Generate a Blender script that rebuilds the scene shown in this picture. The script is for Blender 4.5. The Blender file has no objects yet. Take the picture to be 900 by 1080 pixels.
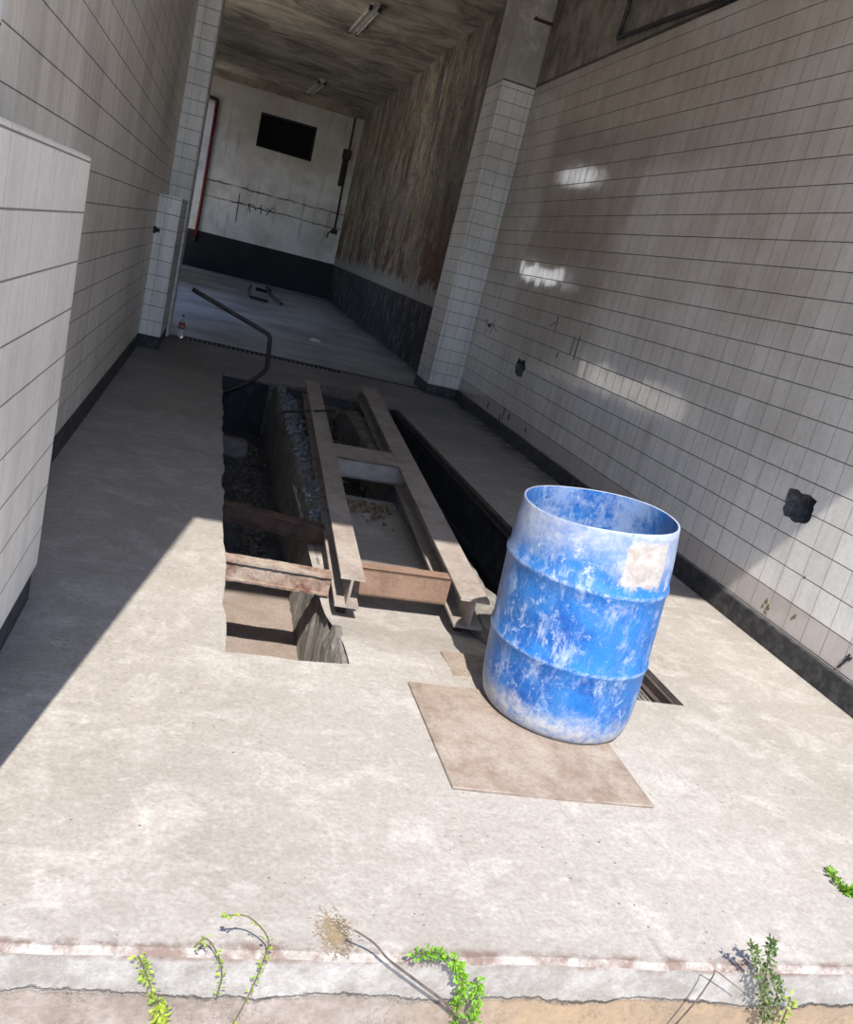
import bpy, bmesh, math, random
from mathutils import Vector, Matrix, noise
random.seed(7)
scene = bpy.context.scene
COL = scene.collection
H = 1.434                                     # eye height of the photographer
CAMR = ((0.94743441, -0.21094758, 0.24056007),
        (0.16799277, -0.31190671, -0.93514311),
        (0.27229848, 0.92639912, -0.26007348))  # rows: right, down, forward

# ------------------------------------------------------------------ node helpers
class NT:
    def __init__(self, name):
        self.m = bpy.data.materials.new(name); self.m.use_nodes = True
        self.t = self.m.node_tree; self.t.nodes.clear()
        self.out = self.n('ShaderNodeOutputMaterial')
        self.b = self.n('ShaderNodeBsdfPrincipled')
        self.l(self.b.outputs[0], self.out.inputs[0])
        self.pos = self.n('ShaderNodeNewGeometry').outputs['Position']
        s = self.n('ShaderNodeSeparateXYZ'); self.l(self.pos, s.inputs[0])
        self.X, self.Y, self.Z = s.outputs
    def n(self, t, **k):
        n = self.t.nodes.new(t)
        for a, v in k.items(): setattr(n, a, v)
        return n
    def l(self, a, b): self.t.links.new(a, b)
    def put(self, sock, v):
        if isinstance(v, bpy.types.NodeSocket): self.l(v, sock)
        elif isinstance(v, tuple) and sock.type == 'RGBA': sock.default_value = (*v, 1) if len(v) == 3 else v
        else: sock.default_value = v
    def math(self, op, a, b=0.0, c=None, clamp=False):
        n = self.n('ShaderNodeMath', operation=op, use_clamp=clamp)
        self.put(n.inputs[0], a); self.put(n.inputs[1], b)
        if c is not None: self.put(n.inputs[2], c)
        return n.outputs[0]
    def mix(self, f, a, b, mode='MIX'):
        n = self.n('ShaderNodeMix', data_type='RGBA', blend_type=mode)
        self.put(n.inputs[0], f); self.put(n.inputs[6], a); self.put(n.inputs[7], b)
        return n.outputs[2]
    def vec(self, x, y, z):
        n = self.n('ShaderNodeCombineXYZ')
        for i, v in enumerate((x, y, z)): self.put(n.inputs[i], v)
        return n.outputs[0]
    def scale(self, v, s):
        n = self.n('ShaderNodeVectorMath', operation='MULTIPLY'); self.l(v, n.inputs[0]); n.inputs[1].default_value = s
        return n.outputs[0]
    def noise(self, sc, detail=6, rough=0.6, v=None, dist=0.0):
        n = self.n('ShaderNodeTexNoise'); self.l(v or self.pos, n.inputs['Vector'])
        n.inputs['Scale'].default_value = sc; n.inputs['Detail'].default_value = detail
        n.inputs['Roughness'].default_value = rough; n.inputs['Distortion'].default_value = dist
        return n.outputs['Fac']
    def ramp(self, f, lo, hi, a=0.0, b=1.0):
        n = self.n('ShaderNodeMapRange'); n.clamp = True
        self.put(n.inputs[0], f)
        for i, v in zip((1, 2, 3, 4), (lo, hi, a, b)): n.inputs[i].default_value = v
        return n.outputs[0]
    def vor(self, sc, v=None, feature='F1'):
        n = self.n('ShaderNodeTexVoronoi', feature=feature); self.l(v or self.pos, n.inputs['Vector'])
        n.inputs['Scale'].default_value = sc
        return n.outputs['Distance']
    def bump(self, h, dist=0.01, strength=1.0, normal=None):
        n = self.n('ShaderNodeBump'); self.l(h, n.inputs['Height'])
        n.inputs['Distance'].default_value = dist; n.inputs['Strength'].default_value = strength
        if normal: self.l(normal, n.inputs['Normal'])
        return n.outputs[0]
    def fin(self, col, rough=0.8, normal=None, metal=0.0, spec=0.5):
        self.put(self.b.inputs['Base Color'], col); self.put(self.b.inputs['Roughness'], rough)
        self.put(self.b.inputs['Metallic'], metal); self.b.inputs['Specular IOR Level'].default_value = spec
        if normal: self.l(normal, self.b.inputs['Normal'])
        return self.m

DUST = .68                                    # dusty things are this much darker than their sunlit look
def lin(r, g, b):
    f = lambda c: (c/255/12.92 if c/255 <= .04045 else ((c/255+.055)/1.055)**2.4)
    return (f(r)*DUST, f(g)*DUST, f(b)*DUST)
def lw(r, g, b): return tuple(c/DUST for c in lin(r, g, b))

def m_concrete(name, base, dark, light, sc=1.0, bumpd=0.004, crack=0.0, rough=0.9, speck=True):
    k = NT(name)
    big = k.noise(0.9*sc, 4, .6); mid = k.noise(5*sc, 8, .68, dist=.4); fine = k.noise(60*sc, 4, .7)
    c = k.mix(k.ramp(big, .35, .68), base, dark)
    c = k.mix(k.ramp(mid, .5, .68), c, light)
    c = k.mix(k.ramp(k.noise(14*sc, 6, .7), .58, .72, 0, .5), c, dark)
    c = k.mix(k.ramp(fine, .3, .7, .25, 0), c, (dark[0]*.6, dark[1]*.6, dark[2]*.6))
    if speck:
        c = k.mix(k.ramp(k.vor(38*sc), .05, .14, .55, 0), c, (dark[0]*.55, dark[1]*.5, dark[2]*.45))
    if crack:
        w = k.noise(2.2, 6, .7)
        d = k.math('ABSOLUTE', k.math('SUBTRACT', w, .5))
        c = k.mix(k.ramp(d, .0, .006, crack, 0), c, (dark[0]*.35, dark[1]*.33, dark[2]*.3))
    h = k.math('ADD', k.math('MULTIPLY', mid, .6), k.math('MULTIPLY', fine, .35))
    return k.fin(c, rough, k.bump(h, bumpd))

def m_floor():
    k = NT('floor_concrete')
    big = k.noise(.7, 5, .62, dist=.3); mid = k.noise(4.2, 9, .7, dist=.5); fine = k.noise(70, 4, .7)
    c = k.mix(k.ramp(big, .36, .66), lin(187, 180, 171), lin(166, 158, 148))
    c = k.mix(k.ramp(mid, .50, .66, 0, .85), c, lin(206, 199, 191))
    c = k.mix(k.ramp(k.noise(11, 7, .72, dist=.6), .57, .7, 0, .6), c, lin(150, 143, 134))
    stre = k.noise(1, 6, .7, v=k.scale(k.pos, (2.2, 9, 1)))
    c = k.mix(k.ramp(stre, .55, .72, 0, .5), c, lin(214, 207, 199))
    c = k.mix(k.ramp(fine, .3, .62, .4, 0), c, lin(112, 104, 96))
    grit = k.noise(24, 8, .78)
    c = k.mix(k.ramp(grit, .54, .64, 0, .5), c, lin(146, 138, 128))
    c = k.mix(k.ramp(grit, .45, .35, 0, .35), c, lin(220, 214, 207))
    pit = k.ramp(k.vor(27), .05, .12, 1, 0)
    pit = k.math('MULTIPLY', pit, k.ramp(k.noise(2.5, 3, .5), .5, .62))
    c = k.mix(k.math('MULTIPLY', pit, .6), c, lin(96, 88, 80))
    # the red brick line that shows along the worn front edge
    edge = k.math('MULTIPLY', k.ramp(k.math('ADD', k.Y, k.math('MULTIPLY', k.math('SUBTRACT', mid, .5), .06)), 1.497, 1.512, 1, 0), k.ramp(k.noise(8, 7, .75), .44, .56))
    c = k.mix(k.math('MULTIPLY', edge, .8), c, lin(118, 92, 80))
    # the rear bay has a smoother, greyer, oily screed
    rear = k.ramp(k.Y, 10.8, 10.95)
    oil_shade = k.mix(k.ramp(k.noise(.8, 5, .6), .4, .62), lw(178, 180, 178), lw(126, 129, 130))
    c = k.mix(rear, c, oil_shade)
    # darker tone, growing towards the back of the washing bay
    far_dark = k.math('MULTIPLY', k.ramp(k.Y, 4.9, 9.0), k.ramp(k.noise(1.4, 6, .65), .3, .7, .5, .95))
    far_dark = k.math('MULTIPLY', far_dark, k.ramp(k.Y, 10.8, 10.95, 1, 0))
    c = k.mix(k.math('MULTIPLY', far_dark, .8), c, lin(108, 109, 112))
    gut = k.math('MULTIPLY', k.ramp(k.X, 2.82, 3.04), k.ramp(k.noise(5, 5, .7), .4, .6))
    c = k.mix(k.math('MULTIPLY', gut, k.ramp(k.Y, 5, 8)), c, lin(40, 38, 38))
    h = k.math('ADD', k.math('MULTIPLY', mid, .7), k.math('ADD', k.math('MULTIPLY', fine, .25), k.math('MULTIPLY', pit, -.5)))
    r = k.ramp(rear, 0, 1, .92, .5)
    return k.fin(c, r, k.bump(h, .006))

def m_tile(name, ca, cb, top=None, dirty=.35, uoff=0.0, tilt=.012, rough=.22, pink=False, spec=.5, plaster=True, voff=.13, jo=1.0, vj=1.0, film=0.0):
    """square glazed tiles of 15.2 cm on a dark joint; the grid is taken from world position"""
    k = NT(name)
    T = .152
    N = k.n('ShaderNodeNewGeometry').outputs['Normal']
    s = k.n('ShaderNodeSeparateXYZ'); k.l(N, s.inputs[0])
    isx = k.ramp(k.math('ABSOLUTE', s.outputs[0]), .45, .55)
    u = k.math('ADD', k.math('MULTIPLY', isx, k.Y), k.math('MULTIPLY', k.math('SUBTRACT', 1.0, isx), k.X))
    fu = k.math('DIVIDE', k.math('SUBTRACT', u, uoff), T); fv = k.math('DIVIDE', k.math('SUBTRACT', k.Z, voff), T)
    iu, iv = k.math('FLOOR', fu), k.math('FLOOR', fv)
    pu, pv = k.math('FRACT', fu), k.math('FRACT', fv)
    du = k.math('MINIMUM', pu, k.math('SUBTRACT', 1.0, pu)); dv = k.math('MINIMUM', pv, k.math('SUBTRACT', 1.0, pv))
    wn = k.n('ShaderNodeTexWhiteNoise', noise_dimensions='3D'); k.l(k.vec(iu, iv, isx), wn.inputs[0])
    jh = k.ramp(dv, .008, .022, jo, 0); jv = k.ramp(du, .008, .018, jo*.6*vj, 0)
    j = k.math('MAXIMUM', jh, jv)
    c = k.mix(wn.outputs[0], ca, cb)
    st = k.noise(1, 6, .7, v=k.scale(k.pos, (9, 9, .8)))
    c = k.mix(k.ramp(st, .45, .75, 0, dirty), c, lin(110, 98, 84))
    big = k.noise(.8, 5, .6)
    c = k.mix(k.ramp(big, .45, .7, 0, dirty), c, lin(128, 116, 102))
    c = k.mix(k.ramp(k.noise(40, 3, .6), .3, .6, .12, 0), c, lin(120, 110, 100))
    if pink: c = k.mix(k.math('MULTIPLY', k.ramp(k.Z, .282, .284, 1, 0), .55), c, lin(196, 176, 164))
    sp = k.math('MULTIPLY', k.ramp(k.vor(5.0), .02, .05, 1, 0), k.ramp(k.noise(1.3, 2, .5), .52, .6))
    c = k.mix(k.math('MULTIPLY', sp, .7), c, lin(70, 62, 55))
    if film:
        fl = k.math('MULTIPLY', k.ramp(k.math('ADD', k.Z, k.math('MULTIPLY', k.noise(1.6, 6, .65), 1.2)), 1.3, 2.6), k.ramp(k.noise(2.2, 6, .7), .3, .6, .6, 1))
        fl = k.math('MULTIPLY', fl, k.ramp(k.Y, 3.4, 5.2, .35, 1))
        c = k.mix(k.math('MULTIPLY', fl, film), c, lw(158, 132, 106))
    c = k.mix(j, c, lin(82, 72, 63))
    r = k.ramp(j, 0, 1, rough, .85)
    r = k.math('ADD', r, k.ramp(st, .5, .8, 0, .15))
    off = k.n('ShaderNodeVectorMath', operation='SUBTRACT'); k.l(wn.outputs[1], off.inputs[0]); off.inputs[1].default_value = (.5, .5, .5)
    a = k.n('ShaderNodeVectorMath', operation='ADD'); k.l(N, a.inputs[0]); k.l(k.scale(off.outputs[0], (tilt, tilt, tilt)), a.inputs[1])
    nn = k.n('ShaderNodeVectorMath', operation='NORMALIZE'); k.l(a.outputs[0], nn.inputs[0])
    h = k.math('ADD', k.math('MULTIPLY', j, -1.0), k.math('MULTIPLY', k.noise(7, 2, .5), .12))
    if top is not None:
        pl = k.ramp(k.math('ADD', k.Z, k.math('MULTIPLY', k.noise(12, 3, .6), .03)), top+.015, top+.02)
        pc = k.mix(k.ramp(k.noise(3, 7, .7), .4, .62), lw(160, 150, 136), lw(104, 95, 82))
        pc = k.mix(k.ramp(k.noise(1, 5, .7, v=k.scale(k.pos, (14, 14, 1.5))), .5, .7, 0, .6), pc, lw(84, 80, 66))
        line = k.math('MULTIPLY', k.ramp(k.math('ABSOLUTE', k.math('SUBTRACT', k.Z, top)), .012, .02, 1, 0), .9)
        c = k.mix(pl, c, pc); c = k.mix(line, c, lin(34, 30, 27))
        r = k.math('MAXIMUM', r, k.math('MULTIPLY', pl, .95))
        h = k.math('MULTIPLY', h, k.math('SUBTRACT', 1.0, pl))
        h = k.math('ADD', h, k.math('MULTIPLY', pl, k.noise(25, 6, .7)))
    return k.fin(c, r, k.bump(h, .003, 1.0, nn.outputs[0]), spec=spec)

def m_plain(name, col, col2=None, rough=.6, sc=12, metal=0.0, bumpd=.001, spec=.5, lo=.45, hi=.6):
    k = NT(name)
    n = k.noise(sc, 6, .65)
    c = k.mix(k.ramp(n, lo, hi), col, col2 or (col[0]*.7, col[1]*.7, col[2]*.7))
    return k.fin(c, rough, k.bump(n, bumpd), metal, spec)

def m_rearwall():
    k = NT('rear_peeling_plaster')
    n1 = k.noise(1.3, 9, .74, dist=.8); n4 = k.noise(4.5, 9, .78, dist=.5)
    st = k.noise(1, 9, .74, v=k.scale(k.pos, (1, 1.3, .55)), dist=.7)
    fine = k.noise(1, 5, .75, v=k.scale(k.pos, (26, 26, 14)))
    c = k.mix(k.ramp(st, .38, .62), lw(192, 178, 152), lw(82, 73, 61))
    c = k.mix(k.ramp(n4, .5, .62, 0, .8), c, lw(58, 52, 44))
    c = k.mix(k.ramp(n1, .52, .64), c, lw(126, 126, 124))
    c = k.mix(k.ramp(k.Y, 12, 16.5, .75, 0), c, lw(80, 76, 72))
    c = k.mix(k.ramp(fine, .5, .64, 0, .75), c, lw(44, 37, 30))
    c = k.mix(k.math('MULTIPLY', k.ramp(k.noise(1, 7, .74, v=k.scale(k.pos, (3, 3, .8)), dist=.5), .56, .66), k.ramp(n4, .4, .55)), c, lw(188, 178, 158))
    low = k.math('MULTIPLY', k.ramp(k.Z, 2.7, 1.8), k.ramp(k.noise(1.1, 7, .72), .47, .55))
    c = k.mix(k.math('MULTIPLY', low, .85), c, k.mix(k.ramp(n4, .4, .6), lw(112, 74, 52), lw(60, 44, 36)))
    pale = k.ramp(k.math('ADD', k.Z, k.math('MULTIPLY', k.math('SUBTRACT', n4, .5), 1.0)), 1.28, 1.12)
    c = k.mix(pale, c, lw(146, 144, 140))
    dado = k.ramp(k.math('ADD', k.Z, k.math('MULTIPLY', fine, .03)), .985, .97)
    sc = k.noise(1, 8, .78, v=k.scale(k.pos, (5, 5, 2.2)), dist=.5)
    dc = k.mix(k.ramp(sc, .5, .62), lw(48, 48, 51), lw(116, 114, 116))
    dc = k.mix(k.ramp(fine, .48, .6, 0, .8), dc, lw(22, 22, 24))
    c = k.mix(dado, c, dc)
    return k.fin(c, .9, k.bump(k.math('ADD', n4, k.math('MULTIPLY', fine, .6)), .03))

def m_backwall():
    k = NT('back_wall_paint')
    n1 = k.noise(.9, 7, .65, dist=.3)
    c = k.mix(k.ramp(n1, .42, .66), lw(250, 249, 246), lw(208, 203, 192))
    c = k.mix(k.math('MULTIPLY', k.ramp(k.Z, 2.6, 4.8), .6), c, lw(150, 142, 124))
    c = k.mix(k.ramp(k.noise(1, 6, .7, v=k.scale(k.pos, (6, 6, .7))), .55, .7, 0, .5), c, lw(124, 116, 102))
    for z0, hh in ((2.33, .03), (1.93, .02)):
        d = k.math('ABSOLUTE', k.math('SUBTRACT', k.math('SUBTRACT', k.Z, k.math('MULTIPLY', k.noise(2.5, 5, .7), .14)), z0-.07))
        c = k.mix(k.math('MULTIPLY', k.ramp(d, hh*.3, hh, 1, 0), k.ramp(k.noise(3, 4, .6), .35, .5, .25, .9)), c, lw(70, 64, 58))
    c = k.mix(k.ramp(k.Z, .985, .97), c, k.mix(k.ramp(n1, .4, .6), lw(46, 47, 52), lw(36, 37, 42)))
    return k.fin(c, .8, k.bump(n1, .01))

def m_ceiling():
    k = NT('ceiling_sooty_concrete')
    st = k.noise(1, 9, .74, v=k.scale(k.pos, (.8, 1.2, 1)), dist=1.0)
    c = k.mix(k.ramp(st, .4, .62), lw(166, 156, 138), lw(94, 87, 75))
    c = k.mix(k.ramp(k.noise(1.1, 7, .7, dist=.5), .55, .7, 0, .8), c, lw(178, 172, 158))
    ln = k.math('FRACT', k.math('MULTIPLY', k.Y, .8))
    c = k.mix(k.ramp(ln, .0, .03, .5, 0), c, lw(50, 46, 40))
    return k.fin(c, .95, k.bump(st, .02))

def m_curb():
    k = NT('painted_step_face')
    n = k.noise(9, 8, .74); z = k.math('ADD', k.Z, k.math('MULTIPLY', k.math('SUBTRACT', k.noise(3.5, 7, .72), .5), .09))
    c = k.mix(k.ramp(n, .38, .62), lin(186, 182, 176), lin(150, 144, 136))
    c = k.mix(k.ramp(k.noise(3, 6, .7), .52, .66, 0, .7), c, lin(146, 138, 128))
    oc = k.ramp(k.math('ADD', k.X, k.math('MULTIPLY', k.noise(3, 5, .7), .6)), .95, 1.3)
    low = k.mix(oc, k.mix(k.ramp(n, .4, .6), lin(168, 156, 146), lin(140, 126, 114)), k.mix(k.ramp(n, .4, .6), lin(166, 142, 112), lin(150, 130, 108)))
    c = k.mix(k.ramp(z, -.10, -.112), c, low)
    d = k.math('ABSOLUTE', k.math('ADD', z, .106))
    c = k.mix(k.math('MULTIPLY', k.ramp(d, .0005, .004, 1, 0), k.ramp(k.noise(4, 5, .7), .46, .54)), c, lin(66, 56, 48))
    red = k.math('MULTIPLY', k.ramp(k.Z, -.026, -.016), k.ramp(k.noise(7, 7, .75), .44, .56))
    c = k.mix(k.math('MULTIPLY', red, .7), c, lin(130, 102, 88))
    cr = k.math('ABSOLUTE', k.math('SUBTRACT', k.noise(5, 7, .72), .5))
    c = k.mix(k.math('MULTIPLY', k.ramp(cr, 0, .006, .75, 0), k.ramp(k.Z, -.06, -.11)), c, lin(86, 74, 62))
    c = k.mix(k.ramp(k.noise(60, 4, .7), .3, .6, .25, 0), c, lin(96, 84, 74))
    h = k.math('ADD', n, k.math('MULTIPLY', k.ramp(d, .001, .006, 1, 0), -1.0))
    return k.fin(c, .9, k.bump(h, .012))

def m_drum(inner=False):
    k = NT('drum_plastic_inside' if inner else 'drum_plastic')
    tc = k.n('ShaderNodeTexCoord').outputs['Object']
    s = k.n('ShaderNodeSeparateXYZ'); k.l(tc, s.inputs[0]); ox, oy, oz = s.outputs
    n1 = k.noise(6.5, 9, .74, v=tc, dist=.4); n2 = k.noise(26, 9, .78, v=tc, dist=.4); n3 = k.noise(80, 5, .75, v=tc)
    sc = k.noise(1, 9, .78, v=k.scale(tc, (22, 22, 7)), dist=.4)
    c = k.mix(k.ramp(n1, .42, .6), lin(22, 112, 188), lin(12, 82, 162))
    chalk = lin(168, 186, 212)
    film = k.math('MULTIPLY', k.ramp(k.noise(3.2, 8, .72, v=tc, dist=.6), .44, .66), .55)
    c = k.mix(film, c, lin(84, 142, 196))
    f = k.math('MULTIPLY', k.ramp(sc, .5, .6), k.ramp(n1, .42, .58))
    f = k.math('MAXIMUM', f, k.math('MULTIPLY', k.ramp(n2, .55, .62), k.ramp(n1, .36, .56)))
    f = k.math('MAXIMUM', f, k.math('MULTIPLY', k.ramp(n3, .6, .68), .55))
    if inner:
        f = k.math('MAXIMUM', f, k.math('MULTIPLY', k.ramp(k.noise(9, 8, .75, v=tc), .46, .6), .7))
    c = k.mix(k.math('MULTIPLY', f, .85), c, chalk)
    if not inner:
        ang = k.math('ARCTAN2', oy, ox)
        wob = k.math('MULTIPLY', k.math('SUBTRACT', k.noise(5, 9, .75, v=tc), .5), .30)
        zt = k.math('ADD', oz, wob)
        # cement splashed round the shoulder and the foot
        up = k.math('MULTIPLY', k.ramp(zt, .63, .71), k.ramp(n2, .36, .54, .35, .85))
        c = k.mix(up, c, k.mix(k.ramp(n1, .42, .58), lin(150, 160, 182), lin(184, 188, 196)))
        dn = k.math('MULTIPLY', k.ramp(zt, .13, .05), k.ramp(n2, .38, .56, .3, .95))
        c = k.mix(dn, c, lin(198, 196, 194))
        side = k.ramp(k.math('ADD', k.math('ADD', k.math('MULTIPLY', ox, .86), k.math('MULTIPLY', oy, -.5)), k.math('MULTIPLY', wob, .25)), -.245, -.285)
        c = k.mix(k.math('MULTIPLY', side, k.ramp(n2, .35, .6, .35, .8)), c, lin(140, 150, 178))
        # hoops worn pale
        for zz in (.285, .575):
            d = k.math('ABSOLUTE', k.math('SUBTRACT', oz, zz))
            c = k.mix(k.math('MULTIPLY', k.ramp(d, .003, .009, .62, 0), k.ramp(n2, .42, .56)), c, lin(176, 194, 220))
        # remains of a paper sticker high on the right
        wv = k.math('SUBTRACT', n2, .5)
        a1 = k.ramp(k.math('ABSOLUTE', k.math('SUBTRACT', k.math('ADD', ang, k.math('MULTIPLY', wv, .25)), -1.46)), .30, .33, 1, 0)
        z1 = k.ramp(k.math('ABSOLUTE', k.math('SUBTRACT', k.math('ADD', oz, k.math('MULTIPLY', wv, .10)), .69)), .07, .082, 1, 0)
        st = k.math('MULTIPLY', k.math('MULTIPLY', a1, z1), k.ramp(n1, .3, .42, .5, 1))
        c = k.mix(k.math('MULTIPLY', st, .92), c, k.mix(k.ramp(n2, .45, .6), lin(196, 188, 180), lin(168, 154, 140)))
        wh = k.math('MULTIPLY', k.ramp(k.noise(8, 8, .75, v=tc), .57, .63), k.math('MULTIPLY', k.ramp(oz, .78, .68), k.ramp(oz, .5, .6)))
        c = k.mix(k.math('MULTIPLY', wh, .9), c, lin(206, 208, 214))
        c = k.mix(k.math('MULTIPLY', k.ramp(oz, .775, .785), k.ramp(n2, .35, .5)), c, lin(176, 186, 206))
    return k.fin(c, k.ramp(f, 0, 1, .45, .8), k.bump(n2, .0015), spec=.4)

def m_rust(name, a, b, c3, pale=.5, sc=1.0, metal=0.0):
    k = NT(name)
    n = k.noise(9*sc, 8, .7, dist=.4); f = k.noise(70*sc, 4, .7)
    c = k.mix(k.ramp(n, .42, .6), a, b)
    c = k.mix(k.math('MULTIPLY', k.ramp(k.noise(3.2*sc, 7, .7), .46, .62), pale), c, c3)
    c = k.mix(k.ramp(f, .35, .6, .3, 0), c, (b[0]*.4, b[1]*.4, b[2]*.4))
    return k.fin(c, .85, k.bump(n, .003), metal)

def m_glass(name, col, rough=.05):
    k = NT(name)
    k.b.inputs['Transmission Weight'].default_value = .9; k.b.inputs['IOR'].default_value = 1.2
    return k.fin(col, rough)

def m_pitfloor():
    k = NT('pit_floor_sand_shade')
    n = k.noise(3.5, 8, .7, dist=.4); f = k.noise(60, 4, .7)
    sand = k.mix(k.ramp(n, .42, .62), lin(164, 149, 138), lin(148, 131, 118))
    oil_shade = k.mix(k.ramp(n, .42, .6), lin(88, 90, 96), lin(48, 50, 56))
    c = k.mix(k.ramp(k.math('ADD', k.Y, k.math('MULTIPLY', n, .8)), 5.25, 5.75), sand, oil_shade)  # dark tone painted where the pit floor lies in shade, sand where sunlit
    c = k.mix(k.ramp(f, .3, .6, .3, 0), c, lin(60, 54, 48))
    return k.fin(c, .9, k.bump(f, .004))

M = dict(
    floor=m_floor(),
    tile_r=m_tile('white_wall_tiles', lw(240, 236, 229), lw(232, 228, 221), top=3.725, dirty=.25, uoff=3.149, pink=True, film=.6, rough=.07, spec=.8),
    tile_l=m_tile('grimy_wall_tiles', lw(234, 223, 208), lw(224, 213, 199), dirty=.36, uoff=3.0, rough=.4, jo=.85, vj=.55),
    tile_p=m_tile('lit_wall_tiles', lw(244, 235, 222), lw(238, 229, 216), dirty=.2, uoff=3.07, rough=.35, jo=.8, vj=.6),  # same tile as the left wall, base lightened for how it faces light
    tile_c=m_tile('column_tiles', lw(226, 223, 218), lw(216, 214, 208), top=3.7, dirty=.35, uoff=2.73, rough=.35),
    tile_cl=m_tile('left_column_tiles', lw(226, 223, 218), lw(216, 214, 208), dirty=.35, uoff=-.613, rough=.35),
    black=m_plain('black_skirting_paint', lin(52, 52, 54), lin(84, 83, 82), .7, 16, bumpd=.003),
    rear=m_rearwall(), back=m_backwall(), ceil=m_ceiling(), curb=m_curb(),
    white=m_plain('white_wall_paint', lw(226, 226, 222), lw(206, 205, 200), .7, 4),
    pit=m_concrete('pit_concrete', lin(150, 138, 124), lin(108, 98, 88), lin(172, 160, 146), 1.5, .01),
    pitdark=m_concrete('dark_concrete', lin(58, 58, 60), lin(34, 34, 36), lin(84, 84, 84), 1.5, .012),  # darker mix of the pit concrete
    ridge=m_concrete('broken_concrete', lin(168, 162, 152), lin(118, 112, 104), lin(190, 184, 176), 3, .02),
    slab=m_concrete('dusty_slab', lin(178, 170, 160), lin(158, 150, 140), lin(190, 183, 174), 1.0, .004, speck=False),
    gravel=m_plain('gravel', lin(138, 130, 116), lin(80, 75, 66), .95, 25),
    bluegrit=m_plain('bluish_rubble', lin(150, 160, 172), lin(104, 112, 124), .95, 18),
    leaves_dead=m_plain('dead_leaves', lin(164, 144, 112), lin(112, 94, 70), .9, 20),
    drum=m_drum(), drum_in=m_drum(True),
    plate=m_rust('rusty_dusty_plate', lin(170, 154, 139), lin(148, 128, 112), lin(184, 172, 158), .7),
    beam=m_rust('dusty_brown_steel', lin(172, 160, 150), lin(152, 138, 127), lin(194, 183, 172), .6),
    brown=m_rust('brown_primer_steel', lin(150, 122, 103), lin(134, 105, 88), lin(164, 142, 124), .4),
    cavity=m_concrete('broken_masonry', lin(128, 128, 130), lin(70, 68, 66), lin(168, 168, 170), 6, .02),
    edgeiron=m_rust('sooty_iron', lin(78, 66, 60), lin(48, 44, 44), lin(112, 96, 84), .5),
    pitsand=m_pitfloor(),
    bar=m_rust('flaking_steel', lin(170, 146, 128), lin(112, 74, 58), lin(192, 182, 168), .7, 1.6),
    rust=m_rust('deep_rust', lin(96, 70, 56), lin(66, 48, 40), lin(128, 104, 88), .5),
    dark=m_plain('dark_steel', lin(44, 40, 40), lin(66, 58, 54), .6, 14),
    red=m_plain('red_pipe_paint', lin(140, 34, 40), lin(104, 26, 32), .45, 10),
    blackp=m_plain('black_plastic', lin(30, 28, 28), lin(44, 40, 38), .5, 10),
    void=m_plain('vent_blackness', (.004, .004, .005), (.006, .006, .007), .9),
    tube=m_plain('dead_tube_glass', lw(186, 182, 170), lw(150, 146, 134), .4, 8),
    wood=m_plain('pale_stick', lin(196, 184, 166), lin(150, 136, 118), .8, 14),
    paper=m_plain('sun_spot_white', lw(240, 240, 238), lw(226, 226, 224), .8, 6),  # white that paints a spot of sunlight on the floor
    pet=m_glass('clear_plastic', (.92, .95, .95)),
    label=m_plain('red_label', lin(196, 24, 36), lin(178, 20, 30), .5, 8),
    swash=m_plain('white_print', lin(236, 232, 230), lin(224, 220, 218), .5, 8),
    leaf=m_plain('fresh_leaf', lin(128, 172, 40), lin(92, 146, 30), .6, 30),
    leaf2=m_plain('dark_leaf', lin(84, 112, 50), lin(110, 120, 70), .6, 30),
    leaf3=m_plain('yellow_green_leaf', lin(160, 178, 56), lin(120, 146, 44), .6, 30),
    stem=m_plain('plant_stem', lin(110, 100, 62), lin(92, 84, 56), .8, 30),
    twig=m_plain('grey_twig', lin(104, 92, 82), lin(80, 70, 62), .9, 30),
    grate=m_concrete('speckled_grit', lin(150, 148, 140), lin(92, 90, 84), lin(176, 172, 166), 6, .01),
    soil=m_concrete('yard_ground', lw(228, 218, 204), lw(210, 199, 184), lw(232, 224, 213), 1, .02),
    outer=m_concrete('outer_render', lw(190, 186, 178), lw(160, 154, 146), lw(204, 200, 194), 1, .004),
)

# ------------------------------------------------------------------ mesh helpers
def link(name, bm, mats, parent=None, smooth=False, recalc=True):
    if recalc: bmesh.ops.recalc_face_normals(bm, faces=bm.faces)
    me = bpy.data.meshes.new(name); bm.to_mesh(me); bm.free()
    for m in (mats if isinstance(mats, (list, tuple)) else [mats]): me.materials.append(m)
    if smooth:
        for p in me.polygons: p.use_smooth = True
    o = bpy.data.objects.new(name, me); COL.objects.link(o)
    if parent: o.parent = parent
    return o
def tag(o, label, cat, group=None):
    o['label'] = label; o['category'] = cat
    if group: o['group'] = group
    return o
def thing(name, loc, label, cat, group=None):
    o = bpy.data.objects.new(name, None); COL.objects.link(o); o.location = loc; o.empty_display_size = .1
    return tag(o, label, cat, group)
def struct(name, bm, mats, smooth=False, recalc=True):
    o = link(name, bm, mats, None, smooth, recalc); o['kind'] = 'structure'; return o
def stuff(o): o['kind'] = 'stuff'; return o
def NB(): return bmesh.new()
def box(bm, x0, x1, y0, y1, z0, z1, mi=0):
    v = [bm.verts.new(p) for p in ((x0,y0,z0),(x1,y0,z0),(x1,y1,z0),(x0,y1,z0),(x0,y0,z1),(x1,y0,z1),(x1,y1,z1),(x0,y1,z1))]
    for f in ((0,3,2,1),(4,5,6,7),(0,1,5,4),(1,2,6,5),(2,3,7,6),(3,0,4,7)):
        bm.faces.new([v[i] for i in f]).material_index = mi
    return v
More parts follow.
